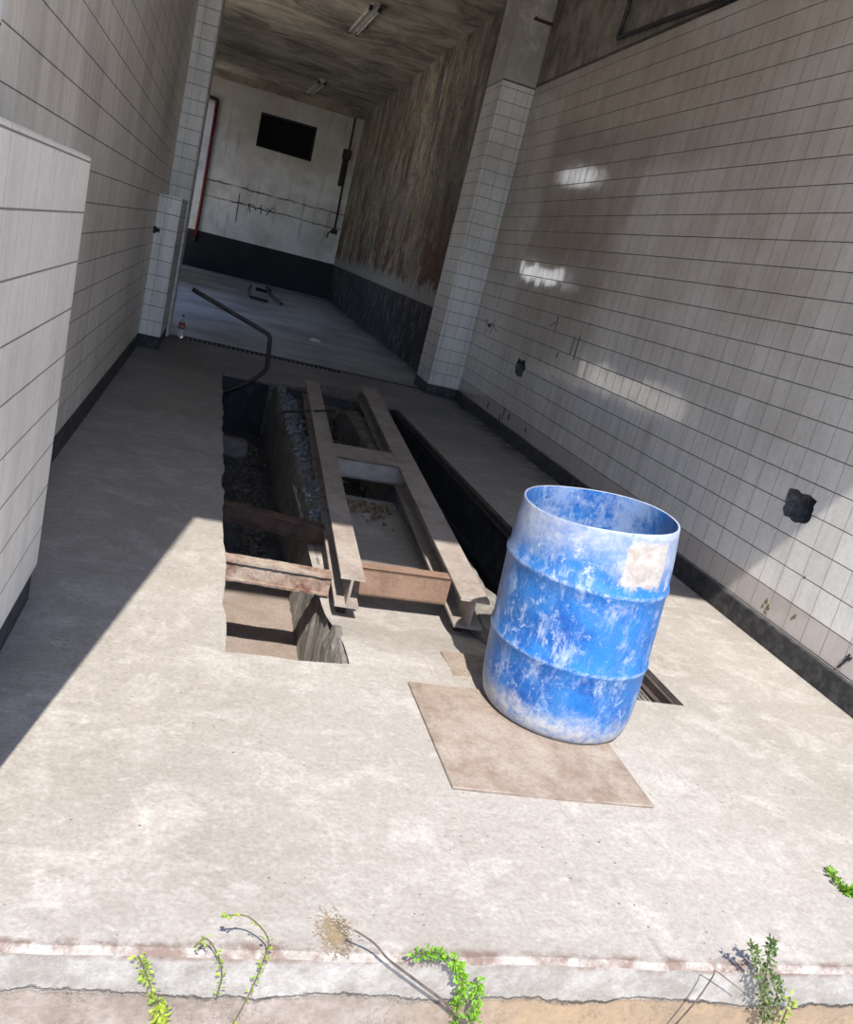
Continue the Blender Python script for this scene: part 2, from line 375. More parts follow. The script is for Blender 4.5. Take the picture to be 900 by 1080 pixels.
def bevel(bm, w=.005, seg=2):
    bmesh.ops.bevel(bm, geom=list(bm.edges), offset=w, segments=seg, affect='EDGES', profile=.5, clamp_overlap=True)
def tube(bm, pts, r, n=8, caps=True, mi=0):
    pts = [Vector(p) for p in pts]; rs = r if isinstance(r, (list, tuple)) else [r]*len(pts)
    rings = []; up = None
    for i, p in enumerate(pts):
        d = (pts[min(i+1, len(pts)-1)] - pts[max(i-1, 0)]).normalized()
        if up is None: up = d.orthogonal().normalized()
        up = (up - d*up.dot(d)).normalized(); s = d.cross(up)
        rings.append([bm.verts.new(p + (up*math.cos(2*math.pi*k/n) + s*math.sin(2*math.pi*k/n))*rs[i]) for k in range(n)])
    for a, b in zip(rings, rings[1:]):
        for k in range(n): bm.faces.new((a[k], a[(k+1) % n], b[(k+1) % n], b[k])).material_index = mi
    if caps:
        bm.faces.new(rings[0][::-1]).material_index = mi; bm.faces.new(rings[-1]).material_index = mi
def smoothpath(pts, k=6):
    pts = [Vector(p) for p in pts]; out = []
    for i in range(len(pts)-1):
        a, b, c, d = pts[max(i-1, 0)], pts[i], pts[i+1], pts[min(i+2, len(pts)-1)]
        for j in range(k):
            t = j/k
            out.append(.5*((2*b)+(c-a)*t+(2*a-5*b+4*c-d)*t*t+(3*b-a-3*c+d)*t**3))
    out.append(pts[-1]); return out
def lathe(bm, prof, n=64, mi=0, c=(0, 0)):
    rings = []
    for r, z in prof:
        rings.append([bm.verts.new((c[0]+r*math.cos(2*math.pi*k/n), c[1]+r*math.sin(2*math.pi*k/n), z)) for k in range(n)])
    for a, b in zip(rings, rings[1:]):
        for k in range(n): bm.faces.new((a[k], a[(k+1) % n], b[(k+1) % n], b[k])).material_index = mi
    return rings
def plate_holes(bm, outer, holes, fn, mi=0):
    """planar face with holes: outlines in 2-D, fn lifts (u, v) into space"""
    loops = []
    es = []
    for L in [outer]+holes:
        vs = [bm.verts.new(fn(*p)) for p in L]; loops.append(vs)
        es += [bm.edges.new((vs[i], vs[(i+1) % len(vs)])) for i in range(len(vs))]
    r = bmesh.ops.triangle_fill(bm, edges=es, use_beauty=True, use_dissolve=False)
    for f in r['geom']:
        if isinstance(f, bmesh.types.BMFace): f.material_index = mi
    return loops
def skirt(bm, loop, fn, mi=0, jitter=0.0):
    """walls dropped from a loop: every vertex goes to fn(co)"""
    low = [bm.verts.new(fn(v.co.copy())) for v in loop]
    for i in range(len(loop)):
        j = (i+1) % len(loop)
        bm.faces.new((loop[i], loop[j], low[j], low[i])).material_index = mi
    return low
def nz(x, y, z=0.0, s=1.0): return noise.noise(Vector((x*s, y*s, z*s)))
def grid(bm, x0, x1, y0, y1, nx, ny, fz, mi=0):
    V = [[bm.verts.new((x0+(x1-x0)*i/nx, y0+(y1-y0)*j/ny, fz(x0+(x1-x0)*i/nx, y0+(y1-y0)*j/ny))) for i in range(nx+1)] for j in range(ny+1)]
    for j in range(ny):
        for i in range(nx): bm.faces.new((V[j][i], V[j][i+1], V[j+1][i+1], V[j+1][i])).material_index = mi
def rag(cx, cy, w, h, n=22, j=.12, seed=0):
    """a ragged rounded square"""
    R = random.Random(seed); out = []
    for i in range(n):
        a = 2*math.pi*i/n; c, s = math.cos(a), math.sin(a)
        k = 1/max(abs(c), abs(s))**.75 * (1+R.uniform(-j, j))
        out.append((cx+c*k*w/2, cy+s*k*h/2))
    return out
def ray(u, v):
    a = ((u-450)/913.7, (v-540)/913.7, 1.0)
    return Vector([sum(a[i]*CAMR[i][j] for i in range(3)) for j in range(3)])
def atz(u, v, z): d = ray(u, v); return Vector((0, 0, H)) + d*((z-H)/d.z)
def atx(u, v, x): d = ray(u, v); return Vector((0, 0, H)) + d*(x/d.x)
def aty(u, v, y): d = ray(u, v); return Vector((0, 0, H)) + d*(y/d.y)

# ------------------------------------------------------------------ the setting
XR, XL, YF, YB, ZC = 3.09, -.69, 1.49, 25.5, 5.0
XRR, XLL, YP = 3.02, -1.5, 11.2

# floor with the wash pits cut out of it
R = random.Random(3)
edgeL = []
for i in range(60):
    y = 8.9 - (8.9-2.84)*i/59
    edgeL.append((.185+.055*(8.9-y)/6.06 + R.uniform(-.009, .009) + .012*nz(y, 0, 0, 3.1), y))
near = [(.30, 2.845), (.40, 2.85), (.50, 2.842), (.60, 2.853), (.66, 2.86), (.745, 2.872), (1.11, 2.862), (1.75, 2.86), (2.135, 2.862)]
far = [(2.062, 6.5), (2.016, 8.84), (1.80, 8.83), (1.73, 8.86), (1.705, 9.56), (1.46, 9.47), (1.22, 9.38), (1.02, 8.98), (.82, 8.95), (.72, 8.86), (.665, 8.83)]
bm = NB()
outer = [(XLL, YP), (XLL, YB), (XR, YB), (XR, YF)] + [(XR - (XR+.9)*i/40, YF + .012*nz(i*.37, 2) + .004*R.uniform(-1, 1)) for i in range(1, 40)] + [(-.9, YF), (-.9, YP)]
lo = plate_holes(bm, outer, [edgeL+near+far], lambda x, y: (x, y, 0), 0)
skirt(bm, lo[1], lambda c: Vector((c.x + (.012*nz(c.y*4, 1) if c.x < .3 else 0), c.y, -.72)), 1)
# the worn front edge turns down into the painted step face
e1 = skirt(bm, lo[0], lambda c: Vector((c.x, c.y-(.012 if c.y < 2 else 0), -.012)), 0)
e2 = skirt(bm, e1, lambda c: Vector((c.x, c.y-(.006+.008*nz(c.x*5, 4) if c.y < 2 else 0), -.11)), 2)
skirt(bm, e2, lambda c: Vector((c.x, c.y-(.03+.015*nz(c.x*3, 9) if c.y < 2 else 0), -.42)), 2)
struct('floor', bm, [M['floor'], M['pit'], M['curb']])

# left pit floor, raised slab and hole under the frame, right pit floor
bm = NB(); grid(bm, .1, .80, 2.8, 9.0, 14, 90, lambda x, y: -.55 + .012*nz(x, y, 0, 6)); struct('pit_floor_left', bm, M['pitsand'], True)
def slabz(x, y): t = min(1, max(0, (y-2.95)/.75)); return -.12*t*t*(3-2*t) + .002*nz(x, y, 0, 9)
bm = NB(); grid(bm, .70, 1.60, 2.86, 5.62, 18, 44, slabz)
box(bm, .72, 1.6, 5.60, 5.62, -.4, -.121, 0)
struct('pit_slab_middle', bm, M['floor'], True)
bm = NB(); grid(bm, .72, 1.8, 5.5, 9.62, 20, 60, lambda x, y: -.36 + .02*nz(x, y, 0, 5)); struct('pit_floor_middle', bm, M['pitdark'], True)
bm = NB(); grid(bm, 1.4, 2.2, 2.8, 8.95, 10, 60, lambda x, y: -.70 + .012*nz(x, y, 0, 4)); struct('pit_floor_right', bm, M['pitdark'], True)
# dark lining of the right pit with a formed ledge, and of the far ends
bm = NB()
for a, b in ((0, 1),):
    box(bm, 0, .012, 2.87, 8.83, -.70, -.035); box(bm, -.02, .012, 2.87, 8.83, -.40, -.36); box(bm, -.012, .012, 2.87, 8.83, -.12, -.10)
for v in bm.verts: v.co.x += 2.128 - .0188*(v.co.y-2.87) - .012
box(bm, 1.62, 2.03, 8.80, 8.82, -.7, -.01); box(bm, .19, .66, 8.80, 8.815, -.55, -.02)
struct('pit_wall_right', bm, M['pitdark'])

# broken concrete walls that part the pits
def wall_ridge(name, prof, y0, y1, ny, fx, mat, amp):
    bm = NB(); rows = []
    for j in range(ny+1):
        y = y0+(y1-y0)*j/ny
        rows.append([bm.verts.new(fx(x, y, z) + Vector((amp*nz(x+z*3, y*2, i, 7), 0, amp*nz(x, y*3, i+9, 6)))) for i, (x, z) in enumerate(prof)])
    for a, b in zip(rows, rows[1:]):
        for i in range(len(prof)-1): bm.faces.new((a[i], a[i+1], b[i+1], b[i]))
    for r in (rows[0], rows[-1]): bm.faces.new(r)
    return struct(name, bm, mat, False)
def fx_left(x, y, z):
    w = min(1, max(0, (y-3.22)/.16))*min(1, max(0, (5.0-y)/.7)); w = w*w*(3-2*w)
    near_ = max(0, min(1, (3.75-y)/.6)); near_ = near_*near_*(3-2*near_)
    return Vector((x - .05*near_ - (.06*near_ if x > .79 else 0), y, z - (.11*w if z > -.2 else .05*w) - (.10*near_ if x > .79 else 0)))
wall_ridge('pit_wall_left', [(.70, -.6), (.70, -.42), (.708, -.25), (.715, -.12), (.722, -.05), (.735, -.012), (.765, -.02), (.80, -.012), (.835, -.03), (.86, -.02), (.872, -.06), (.875, -.4)], 2.872, 8.86, 150, fx_left, M['ridge'], .016)
def fx_right(x, y, z):
    return Vector((x + (.03*round(nz(y, 3, 0, 5.5)*2)/2 + .012*nz(y, 7, 0, 16) + .012*(4.5-y) if x > 1.5 else 0), y, z))
wall_ridge('pit_wall_middle', [(1.40, -.4), (1.405, -.06), (1.43, -.028), (1.50, -.03), (1.56, -.026), (1.60, -.035), (1.615, -.07), (1.60, -.2), (1.62, -.72)], 2.868, 8.85, 110, fx_right, M['ridge'], .012)

# right wall of tiles with two broken holes
bm = NB()
h1 = rag(3.815, .745, .235, .155, 26, .09, 5); h2 = rag(8.52, .735, .30, .17, 18, .2, 9)
h3 = rag(9.9, 1.02, .10, .035, 10, .3, 2)
lo = plate_holes(bm, [(YF, 0), (YP, 0), (YP, ZC), (YF, ZC)], [h1, h2, h3], lambda y, z: (XR, y, z), 0)
for L in lo[1:]:
    cy = sum(v.co.y for v in L)/len(L); cz = sum(v.co.z for v in L)/len(L)
    low = skirt(bm, L, lambda c: Vector((XR+.035, cy+(c.y-cy)*.93, cz+(c.z-cz)*.93)), 1)
    low = skirt(bm, low, lambda c: Vector((XR+.11+.02*nz(c.y*20, c.z*20), cy+(c.y-cy)*.8, cz+(c.z-cz)*.8)), 1)
    bm.faces.new(low).material_index = 1
low = skirt(bm, lo[0], lambda c: Vector((XR+.25, c.y, c.z)), 2)
bm.faces.new(low).material_index = 2
struct('wall_right', bm, [M['tile_r'], M['cavity'], M['outer']])
# left wall, its low tiled thickening at the front and the tiled column
bm = NB(); box(bm, XL-.25, XL, YF, 10.9, 0, ZC); struct('wall_left', bm, M['tile_l'])
bm = NB(); box(bm, XL, -.44, 1.76, 3.075, .13, 1.515)
bevel(bm, .008); struct('wall_left_partition', bm, M['tile_p'])
bm = NB(); box(bm, XL, -.452, 1.76, 3.06, 0, .131); struct('baseboard_partition', bm, M['black'])
bm = NB(); box(bm, XL-.02, -.42, YF, 1.76, 0, ZC); struct('column_entrance_left', bm, M['tile_cl'])
bm = NB(); box(bm, XL, -.472, 9.4, 10.62, .13, 1.525); bevel(bm, .006); struct('wall_left_pier', bm, M['tile_cl'])
bm = NB(); box(bm, XL, -.478, 9.41, 10.62, 0, .131); struct('baseboard_pier', bm, M['black'])
bm = NB(); box(bm, XL-.04, -.45, 10.6, YP, 0, ZC); bevel(bm, .006); struct('column_left', bm, M['tile_cl'])
bm = NB(); box(bm, XLL-.2, XL-.03, YP-.25, YP, 0, ZC); struct('wall_rear_return', bm, M['white'])
# right column: tiles below, plaster above
bm = NB(); box(bm, 2.69, XR, 10.5, YP, 0, 3.7); bevel(bm, .006)
b2 = NB(); box(b2, 2.685, XR, 10.485, YP, 3.7, ZC); bevel(b2, .012)
struct('column_right', bm, M['tile_c']); struct('column_right_head', b2, M['outer'])
# skirtings
bm = NB(); box(bm, XR-.03, XR+.002, YF, 10.5, 0, .125); bevel(bm, .006); struct('baseboard_right', bm, M['black'])
bm = NB(); box(bm, XL-.002, XL+.012, 3.06, 9.42, 0, .128); struct('baseboard_left', bm, M['black'])
bm = NB(); box(bm, 2.678, XR, 10.488, YP, 0, .125); struct('baseboard_column', bm, M['black'])
# rear bay
bm = NB(); box(bm, XRR, XRR+.3, YP, YB, 0, ZC); struct('wall_rear_right', bm, M['rear'])
bm = NB()
lo = plate_holes(bm, [(XLL, 0), (XRR, 0), (XRR, ZC), (XLL, ZC)], [[(.332, 3.475), (1.836, 3.455), (1.832, 4.345), (.33, 4.33)]], lambda x, z: (x, YB, z), 0)
low = skirt(bm, lo[1], lambda c: Vector((c.x, YB+.45, c.z)), 1); bm.faces.new(low).material_index = 1
low = skirt(bm, lo[0], lambda c: Vector((c.x, YB+.5, c.z)), 2); bm.faces.new(low).material_index = 2
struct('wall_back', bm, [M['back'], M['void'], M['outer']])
bm = NB()
for a in (0, 1):
    box(bm, .34, 1.83, YB+.10, YB+.14, 3.475+a*.83, 3.50+a*.83); box(bm, .335+a*1.465, .365+a*1.465, YB+.10, YB+.14, 3.48, 4.33)
struct('window_1', bm, M['blackp'])
bm = NB(); box(bm, XLL, -.84, YB-.02, YB+.001, 1.0, 4.18); struct('wall_back_panel', bm, M['white'])
bm = NB()  # unseen openings added to light the rear bay and reflect in the tiles
holes = [[(24.1, .02), (25.4, .02), (25.4, 1.74), (24.1, 1.74)], [(20.0, 1.83), (25.4, 1.83), (25.4, 2.26), (20.0, 2.26)], [(19.5, 4.16), (22.0, 4.16), (22.0, 4.62), (19.5, 4.62)],
         [(12.3, .02), (17.7, .02), (17.7, 4.4), (12.3, 4.4)],
         [(24.1, 2.36), (25.4, 2.36), (25.4, 4.6), (24.1, 4.6)]]
lo = plate_holes(bm, [(YP, 0), (YB, 0), (YB, ZC), (YP, ZC)], holes, lambda y, z: (XLL, y, z), 0)
for L in lo: skirt(bm, L, lambda c: Vector((XLL-.2, c.y, c.z)), 0 if L is lo[0] else 1)  # black reveals added to keep sunlit jambs out of the tile reflections
plate_holes(bm, [(YP, 0), (YB, 0), (YB, ZC), (YP, ZC)], holes, lambda y, z: (XLL-.2, y, z), 0)
bmesh.ops.remove_doubles(bm, verts=bm.verts, dist=.0005)
struct('wall_rear_left', bm, [M['white'], M['black']])
bm = NB(); box(bm, -10.4, -10.2, 9, 38.2, -.42, 9.0); struct('unseen_screen_wall', bm, M['slab'])  # unseen wall added to screen outside brightness from the tile reflections
bm = NB(); box(bm, -24, -3, 45, 55, -.42, 13)  # unseen white block added to reflect as bright patches in the right tiles
for i in range(6):
    for j in range(3): box(bm, -22.6+i*3.4, -21.2+i*3.4, 44.97, 45.02, 1.0+j*4, 2.4+j*4, 1)
struct('unseen_reflector_block', bm, [M['white'], M['void']])
bm = NB(); box(bm, XLL-.2, XRR+.3, YP-.5, YB+.5, ZC, ZC+.2); struct('ceiling', bm, M['ceil'])
bm = NB(); box(bm, XL-.3, XR+.3, YF, YP-.5, ZC, ZC+.2); struct('ceiling_front', bm, M['white'])
bm = NB(); box(bm, XL-.6, XR+.6, 4.25-ZC/1.264, YF, ZC, ZC+.25); struct('canopy_slab', bm, M['outer'])
bm = NB(); box(bm, 2.7, XRR, YB-.16, YB, 4.86, ZC); box(bm, XLL, 2.7, YB-.2, YB, 4.84, ZC); struct('trim_1', bm, M['ceil'])
# yard in front of and beside the building
bm = NB()
plate_holes(bm, [(-40, -40), (40, -40), (40, 60), (-40, 60)], [[(XLL-.15, YP-.2), (XLL-.15, YB+.3), (XR+.2, YB+.3), (XR+.2, 1.47), (-.88, 1.47), (-.88, YP-.2)]], lambda x, y: (x, y, -.415), 0)
struct('yard_ground', bm, M['soil'])

# ------------------------------------------------------------------ blue drum
SH = -.062
def rimcut(v, a):                       # the top was sawn off a little out of square
    t = max(0, (v.co.z-.595)/.22); v.co.z += t*(-.028 + .075*v.co.x) + (.0025*math.sin(3*a) if v.co.z > .8 else 0)
def shear(bm):
    for v in bm.verts: v.co.x += SH*v.co.z
d = thing('plastic_drum', (1.462, 2.70, .011), 'scuffed blue plastic barrel with its top cut off, standing on the rusty plate', 'barrel')
bm = NB()
prof = [(.0, .004), (.20, .002), (.245, 0), (.262, .006), (.274, .022), (.283, .06), (.288, .12), (.291, .2), (.292, .268), (.297, .276), (.298, .285), (.297, .294), (.292, .302),
        (.293, .40), (.293, .50), (.2925, .557), (.298, .566), (.299, .575), (.298, .584), (.2915, .593), (.290, .65), (.287, .70), (.283, .75), (.279, .79), (.2775, .812), (.2765, .817), (.273, .8185), (.2695, .816)]
lathe(bm, prof, 96); bmesh.ops.remove_doubles(bm, verts=bm.verts, dist=.0004)
for v in bm.verts:
    a = math.atan2(v.co.y, v.co.x); k = 1 + .006*math.sin(2*a+.6)*v.co.z/.8
    v.co.x *= k; v.co.y *= k
    rimcut(v, a)
shear(bm); link('body', bm, M['drum'], d, True)
bm = NB()
lathe(bm, [(.2697, .815), (.270, .79), (.277, .74), (.283, .65), (.285, .5), (.285, .2), (.277, .06), (.26, .02), (.1, .012), (0, .012)], 96)
bmesh.ops.remove_doubles(bm, verts=bm.verts, dist=.0004)
for v in bm.verts:
    a = math.atan2(v.co.y, v.co.x); k = 1 + .006*math.sin(2*a+.6)*v.co.z/.8
    v.co.x *= k; v.co.y *= k
    rimcut(v, a)
shear(bm)
link('inner_lining', bm, M['drum_in'], d, True)

# the plate it stands on
bm = NB()
vs = [(.907, 2.766), (.919, 2.127), (1.25, 2.119), (1.604, 2.118), (1.60, 2.45), (1.598, 2.775)]
lowv = [bm.verts.new((x, y, .001)) for x, y in vs]; upv = [bm.verts.new((x, y, .011)) for x, y in vs]
bm.faces.new(upv); bm.faces.new(lowv[::-1])
for i in range(6): bm.faces.new((lowv[i], lowv[(i+1) % 6], upv[(i+1) % 6], upv[i]))
bevel(bm, .003, 1)
tag(link('steel_plate', bm, M['plate']), 'flat rusty square plate lying on the floor under the blue barrel', 'metal plate')
# a second flush plate behind the barrel and the pit cover beside it
bm = NB(); box(bm, 1.112, 1.40, 2.872, 3.085, -.09, .003); bevel(bm, .004, 1)
for k in range(3):
    for j in range(3): box(bm, 1.17+k*.08, 1.20+k*.08, 2.91+j*.06, 2.925+j*.06, .002, .006)
tag(link('pit_cover', bm, M['plate']), 'small rusty chequered cover flush in the floor, half in the shadow of the barrel', 'metal cover')
bm = NB(); box(bm, 1.66, 2.045, 2.872, 3.45, -.09, -.05)
for k in range(16): box(bm, 1.67+k*.024, 1.68+k*.024, 2.875, 3.445, -.051, -.042)
for k in range(12): box(bm, 1.665, 2.04, 2.9+k*.048, 2.908+k*.048, -.051, -.044)
tag(link('pit_grating', bm, M['grate']), 'grey speckled grating sunk in the pit end, right of the barrel', 'grating')
bm = NB()
for a in (0, 1):
    pa = [(2.058, 2.868), (2.132, 2.866), (2.012, 8.82), (1.985, 8.82)] if a == 0 else [(2.085, 2.868), (2.10, 2.868), (1.998, 8.82), (1.988, 8.82)]
    z0, z1 = ((-.05, -.04) if a == 0 else (-.04, -.004))
    lv = [bm.verts.new((x, y, z0)) for x, y in pa]; uv = [bm.verts.new((x, y, z1)) for x, y in pa]
    bm.faces.new(uv); bm.faces.new(lv[::-1])
    for i in range(4): bm.faces.new((lv[i], lv[(i+1) % 4], uv[(i+1) % 4], uv[i]))
tag(link('angle_iron', bm, M['edgeiron']), 'long rusty angle iron edging the right side of the right pit', 'angle iron')

# ------------------------------------------------------------------ steel frame over the pits
def btop(y): return .04 + .0195*y
fr = thing('vehicle_ramp', (1.05, 3.45, 0), 'heavy dusty steel frame of two long beams and cross members laid over the pits', 'steel frame')
def put(o):                       # the parts are drawn in place, so take the root's place off again
    o.matrix_parent_inverse = Matrix.Translation(-fr.location); return o
def ibeam(c0, w0, c1, w1, hgt=.145):
    bm = NB(); rows = []
    N_ = 24
    for j in range(N_+1):
        t = j/N_; x = c0[0]+(c1[0]-c0[0])*t; y = c0[1]+(c1[1]-c0[1])*t; w = (w0+(w1-w0)*t)/2; T = btop(y); tf = .012; tw = .006
        P = [(-w, T), (w, T), (w, T-tf), (tw, T-tf), (tw, T-hgt+tf), (w, T-hgt+tf), (w, T-hgt), (-w, T-hgt), (-w, T-hgt+tf), (-tw, T-hgt+tf), (-tw, T-tf), (-w, T-tf)]
        row = []
        for i, (dx, z) in enumerate(P):
            yy = y - dx*.05
            if j == 0 and i in (0, 1, 2, 11): yy += -.0 + .01*nz(i, 3.3)
            row.append(bm.verts.new((x+dx, yy, z)))
        rows.append(row)
    for a, b in zip(rows, rows[1:]):
        for i in range(12): bm.faces.new((a[i], a[(i+1) % 12], b[(i+1) % 12], b[i]))
    bm.faces.new(rows[0][::-1]); bm.faces.new(rows[-1])
    return bm
LB = ((.774, 3.475), .108, (1.0, 8.21), .128)
RB = ((1.334, 3.43), .138, (1.606, 8.6), .165)
put(link('beam', ibeam(*LB), M['beam'], fr)); put(link('beam', ibeam(*RB), M['beam'], fr))
def bx_at(b, y): t = (y-b[0][1])/(b[2][1]-b[0][1]); return b[0][0]+(b[2][0]-b[0][0])*t
# front cross channel: brown web towards us, flanges turned back
bm = NB()
xa, xb = bx_at(LB, 3.65)+.006, bx_at(RB, 3.65)-.062+.055
def chan(bm, xa, xb, y, z0, z1, dep, t=.009, skew=.03):
    for (p, q, r_, s) in ((y, y+t, z0, z1), (y, y+dep, z1-t, z1), (y, y+dep, z0, z0+t)):
        vs = box(bm, xa, xb, p, q, r_, s)
        for v in vs: v.co.y += skew*(v.co.x-xa)/(xb-xa)
chan(bm, xa, xb-.06, 3.628, -.03, .10, .09)
put(link('cross_member', bm, M['brown'], fr))['label'] = 'brown cross channel at the near end'
bm = NB()
xa, xb = bx_at(LB, 5.7)+.006, bx_at(RB, 5.7)-.006
chan(bm, xa, xb, 5.52, .02, .148, .40, .012, .05)
box(bm, xa, xb, 5.86, 5.90, .02, .14)
put(link('cross_member', bm, M['beam'], fr))
bm = NB()      # small packing feet under the near ends
for b, y in ((LB, 3.56), (RB, 3.53)):
    x = bx_at(b, y); T = btop(y)-.145
    f = NB(); box(f, x-.02, x+.02, y+.02, y+.09, -.122 if b is LB else -.122, T+.001); bevel(f, .004, 1)
    put(link('foot', f, M['dark'], fr))
bm.free()
# prop under the far ends
bm = NB(); y = 8.42; box(bm, .80, 1.84, y-.03, y+.03, -.03, btop(y)-.147)
bevel(bm, .004, 1); tag(link('prop_bar', bm, M['dark']), 'dark steel bar laid crosswise under the far ends of the steel frame', 'steel bar')

# flaking channels across the left pit
def pitbar(pL, pR, z0, z1, label, mat):
    bm = NB(); L, Rr = Vector(pL), Vector(pR); n = 30
    prof = [(0, z1), (.075, z1), (.075, z1-.01), (.009, z1-.012), (.009, z0+.012), (.06, z0+.01), (.06, z0), (0, z0), (-.014, z0), (-.016, z0+.011), (-.002, z0+.013), (-.002, z1-.013), (-.016, z1-.011), (-.016, z1)]
    rows = []
    for j in range(n+1):
        t = j/n; p = L.lerp(Rr, t)
        rows.append([bm.verts.new((p.x, p.y+a+.003*nz(t*9, a*40, 1, 2), p.z+z+.003*nz(t*11, z*30, 5, 2))) for a, z in prof])
    for a, b in zip(rows, rows[1:]):
        for i in range(len(prof)): bm.faces.new((a[i], a[(i+1) % len(prof)], b[(i+1) % len(prof)], b[i]))
    bm.faces.new(rows[0][::-1]); bm.faces.new(rows[-1])
    tag(link('pit_crossbar', bm, mat), label, 'steel channel', 'channels across the left pit')
pitbar((.205, 4.585, 0), (.775, 4.44, 0), -.095, -.002, 'rusty dark channel across the left pit, the one still in shade', M['rust'])
pitbar((.222, 3.772, 0), (.735, 3.75, 0), -.105, -.004, 'flaking pale channel across the left pit, the one in sunlight', M['bar'])

# bent pipe rising from the far end of the left pit
bm = NB()
hp = [(.19, -.235), (.272, -.186), (.459, -.057), (.565, .045), (.606, .11), (.612, .16), (.590, .40), (.575, .44), (.54, .466), (.3, .548), (-.227, .722)]
k = 8.72/8.95
tube(bm, smoothpath([(x*k, 8.72, H+(z-H)*k) for x, z in hp], 5), .022, 10)
tag(link('bent_pipe', bm, M['dark'], smooth=True), 'dark bent steel pipe sticking up from the far end of the left pit', 'pipe')
# wire rod over the frame, pale stick in the hole
bm = NB()
tube(bm, smoothpath([atz(300, 458, .01), atz(296, 436, .02), atz(318, 434, .1), atz(340, 433, .2), atz(372, 431.5, .15)], 5), .009, 6)
tag(link('thin_rod', bm, M['blackp'], smooth=True), 'thin black bent rod lying across the left beam near the far end', 'rod')
bm = NB(); tube(bm, smoothpath([atz(355, 434, -.20), atz(362, 444, -.25), atz(373, 464, -.33)], 4), [.022]*9, 8)
tag(link('stick', bm, M['wood'], smooth=True), 'pale stick leaning in the dark hole between the two beams', 'stick')
bm = NB(); box(bm, .26, .50, 7.75, 8.0, -.56, -.42); bevel(bm, .02, 2)
for v in bm.verts: v.co += Vector((.01*nz(*v.co*9), .01*nz(v.co.y*8, 3), 0))
tag(link('concrete_block', bm, M['ridge']), 'worn concrete block at the far end of the left pit floor', 'block')

# rubble: uncountable grit in each pit
def pebbles(bm, n, fpos, r0, r1, seed):
    R = random.Random(seed)
    for _ in range(n):
        c = Vector(fpos(R)); r = R.uniform(r0, r1)
        vs = [c + Vector((R.uniform(-1, 1), R.uniform(-1, 1), R.uniform(-.6, .8))).normalized()*r*R.uniform(.7, 1.2) for _ in range(7)]
        b = [bm.verts.new(v) for v in vs]
        try:
            res = bmesh.ops.convex_hull(bm, input=b)
            junk = [v for v in res['geom_interior'] if isinstance(v, bmesh.types.BMVert)]
            if junk: bmesh.ops.delete(bm, geom=junk, context='VERTS')
        except Exception: pass
bm = NB(); pebbles(bm, 900, lambda R: (R.gauss(.50, .07), R.uniform(5.0, 8.3), -.545+R.uniform(0, .015)), .007, .018, 1)
tag(stuff(link('pit_gravel', bm, M['gravel'])), 'loose gravel strewn along the floor of the left pit', 'gravel')
bm = NB(); pebbles(bm, 420, lambda R: (R.uniform(.725, .875), 4.5+4.3*R.random()**1.0, -.005+R.uniform(-.015, .012)), .010, .024, 2)
tag(stuff(link('wall_rubble', bm, M['bluegrit'])), 'bluish crumbled rubble along the top of the wall between left pit and frame', 'rubble')
bm = NB(); pebbles(bm, 240, lambda R: (R.uniform(.95, 1.6), R.uniform(5.95, 9.3), -.35+R.uniform(0, .03)), .015, .05, 3)
tag(stuff(link('hole_rubble', bm, M['gravel'])), 'dark rubble at the bottom of the hole between the beams', 'rubble')
bm = NB(); pebbles(bm, 190, lambda R: (min(1.32, max(.9, R.gauss(1.17, .10))), 5.45-abs(R.gauss(0, .16)), -.112+R.uniform(0, .015)), .008, .02, 4)
tag(stuff(link('leaf_litter', bm, M['leaves_dead'])), 'yellowish litter heaped against the second cross member', 'litter')
bm = NB(); pebbles(bm, 150, lambda R: (R.gauss(.60, .04), R.choice((3.0, 3.05, 3.62))+R.gauss(0, .06), -.54+R.uniform(0, .02)), .006, .014, 6)
tag(stuff(link('sand_crumbs', bm, M['ridge'])), 'pale crumbs on the sunlit floor of the left pit', 'crumbs')

# ------------------------------------------------------------------ rear bay things
bm = NB()
for k in range(34):
    x = -.27+k*.056; box(bm, x, x+.028, 10.70, 10.885, .001, .012)
box(bm, -.28, 3.0, 10.86, 10.885, .001, .009)
for v in bm.verts: v.co.y += -.03*(v.co.x+.28)
tag(link('drain_grate', bm, M['void']), 'narrow toothed black drain grate crossing the floor between the two columns', 'drain')
b = thing('soda_bottle', (-.322, 10.72, 0), 'clear plastic soda bottle with red label standing by the left column', 'bottle')
bm = NB()
lathe(bm, [(0, .006), (.024, .002), (.033, .004), (.037, .02), (.037, .07), (.034, .10), (.036, .115), (.036, .165), (.034, .185), (.024, .215), (.014, .238), (.0125, .252), (.0125, .258)], 24)
bmesh.ops.remove_doubles(bm, verts=bm.verts, dist=.0003); link('bottle_body', bm, M['pet'], b, True)
bm = NB(); lathe(bm, [(.0368, .108), (.0372, .11), (.0372, .172), (.0368, .174)], 24); lb = link('bottle_label', bm, M['label'], b, True); lb['label'] = 'red paper label'
bm = NB()
pts = [(-.9+.18*i, .138+.012*math.sin(i*1.25)) for i in range(11)]
rows = [[bm.verts.new((.0376*math.sin(a), -.0376*math.cos(a), z+s)) for s in (-.006, .006)] for a, z in pts]
for p, q in zip(rows, rows[1:]): bm.faces.new((p[0], q[0], q[1], p[1]))
sw = link('label_print', bm, M['swash'], lb); sw['label'] = 'white curling lettering band on the red label'
bm = NB(); lathe(bm, [(0, .272), (.013, .272), (.0145, .269), (.0145, .255), (.0125, .253)], 20); link('bottle_cap', bm, M['blackp'], b, True)

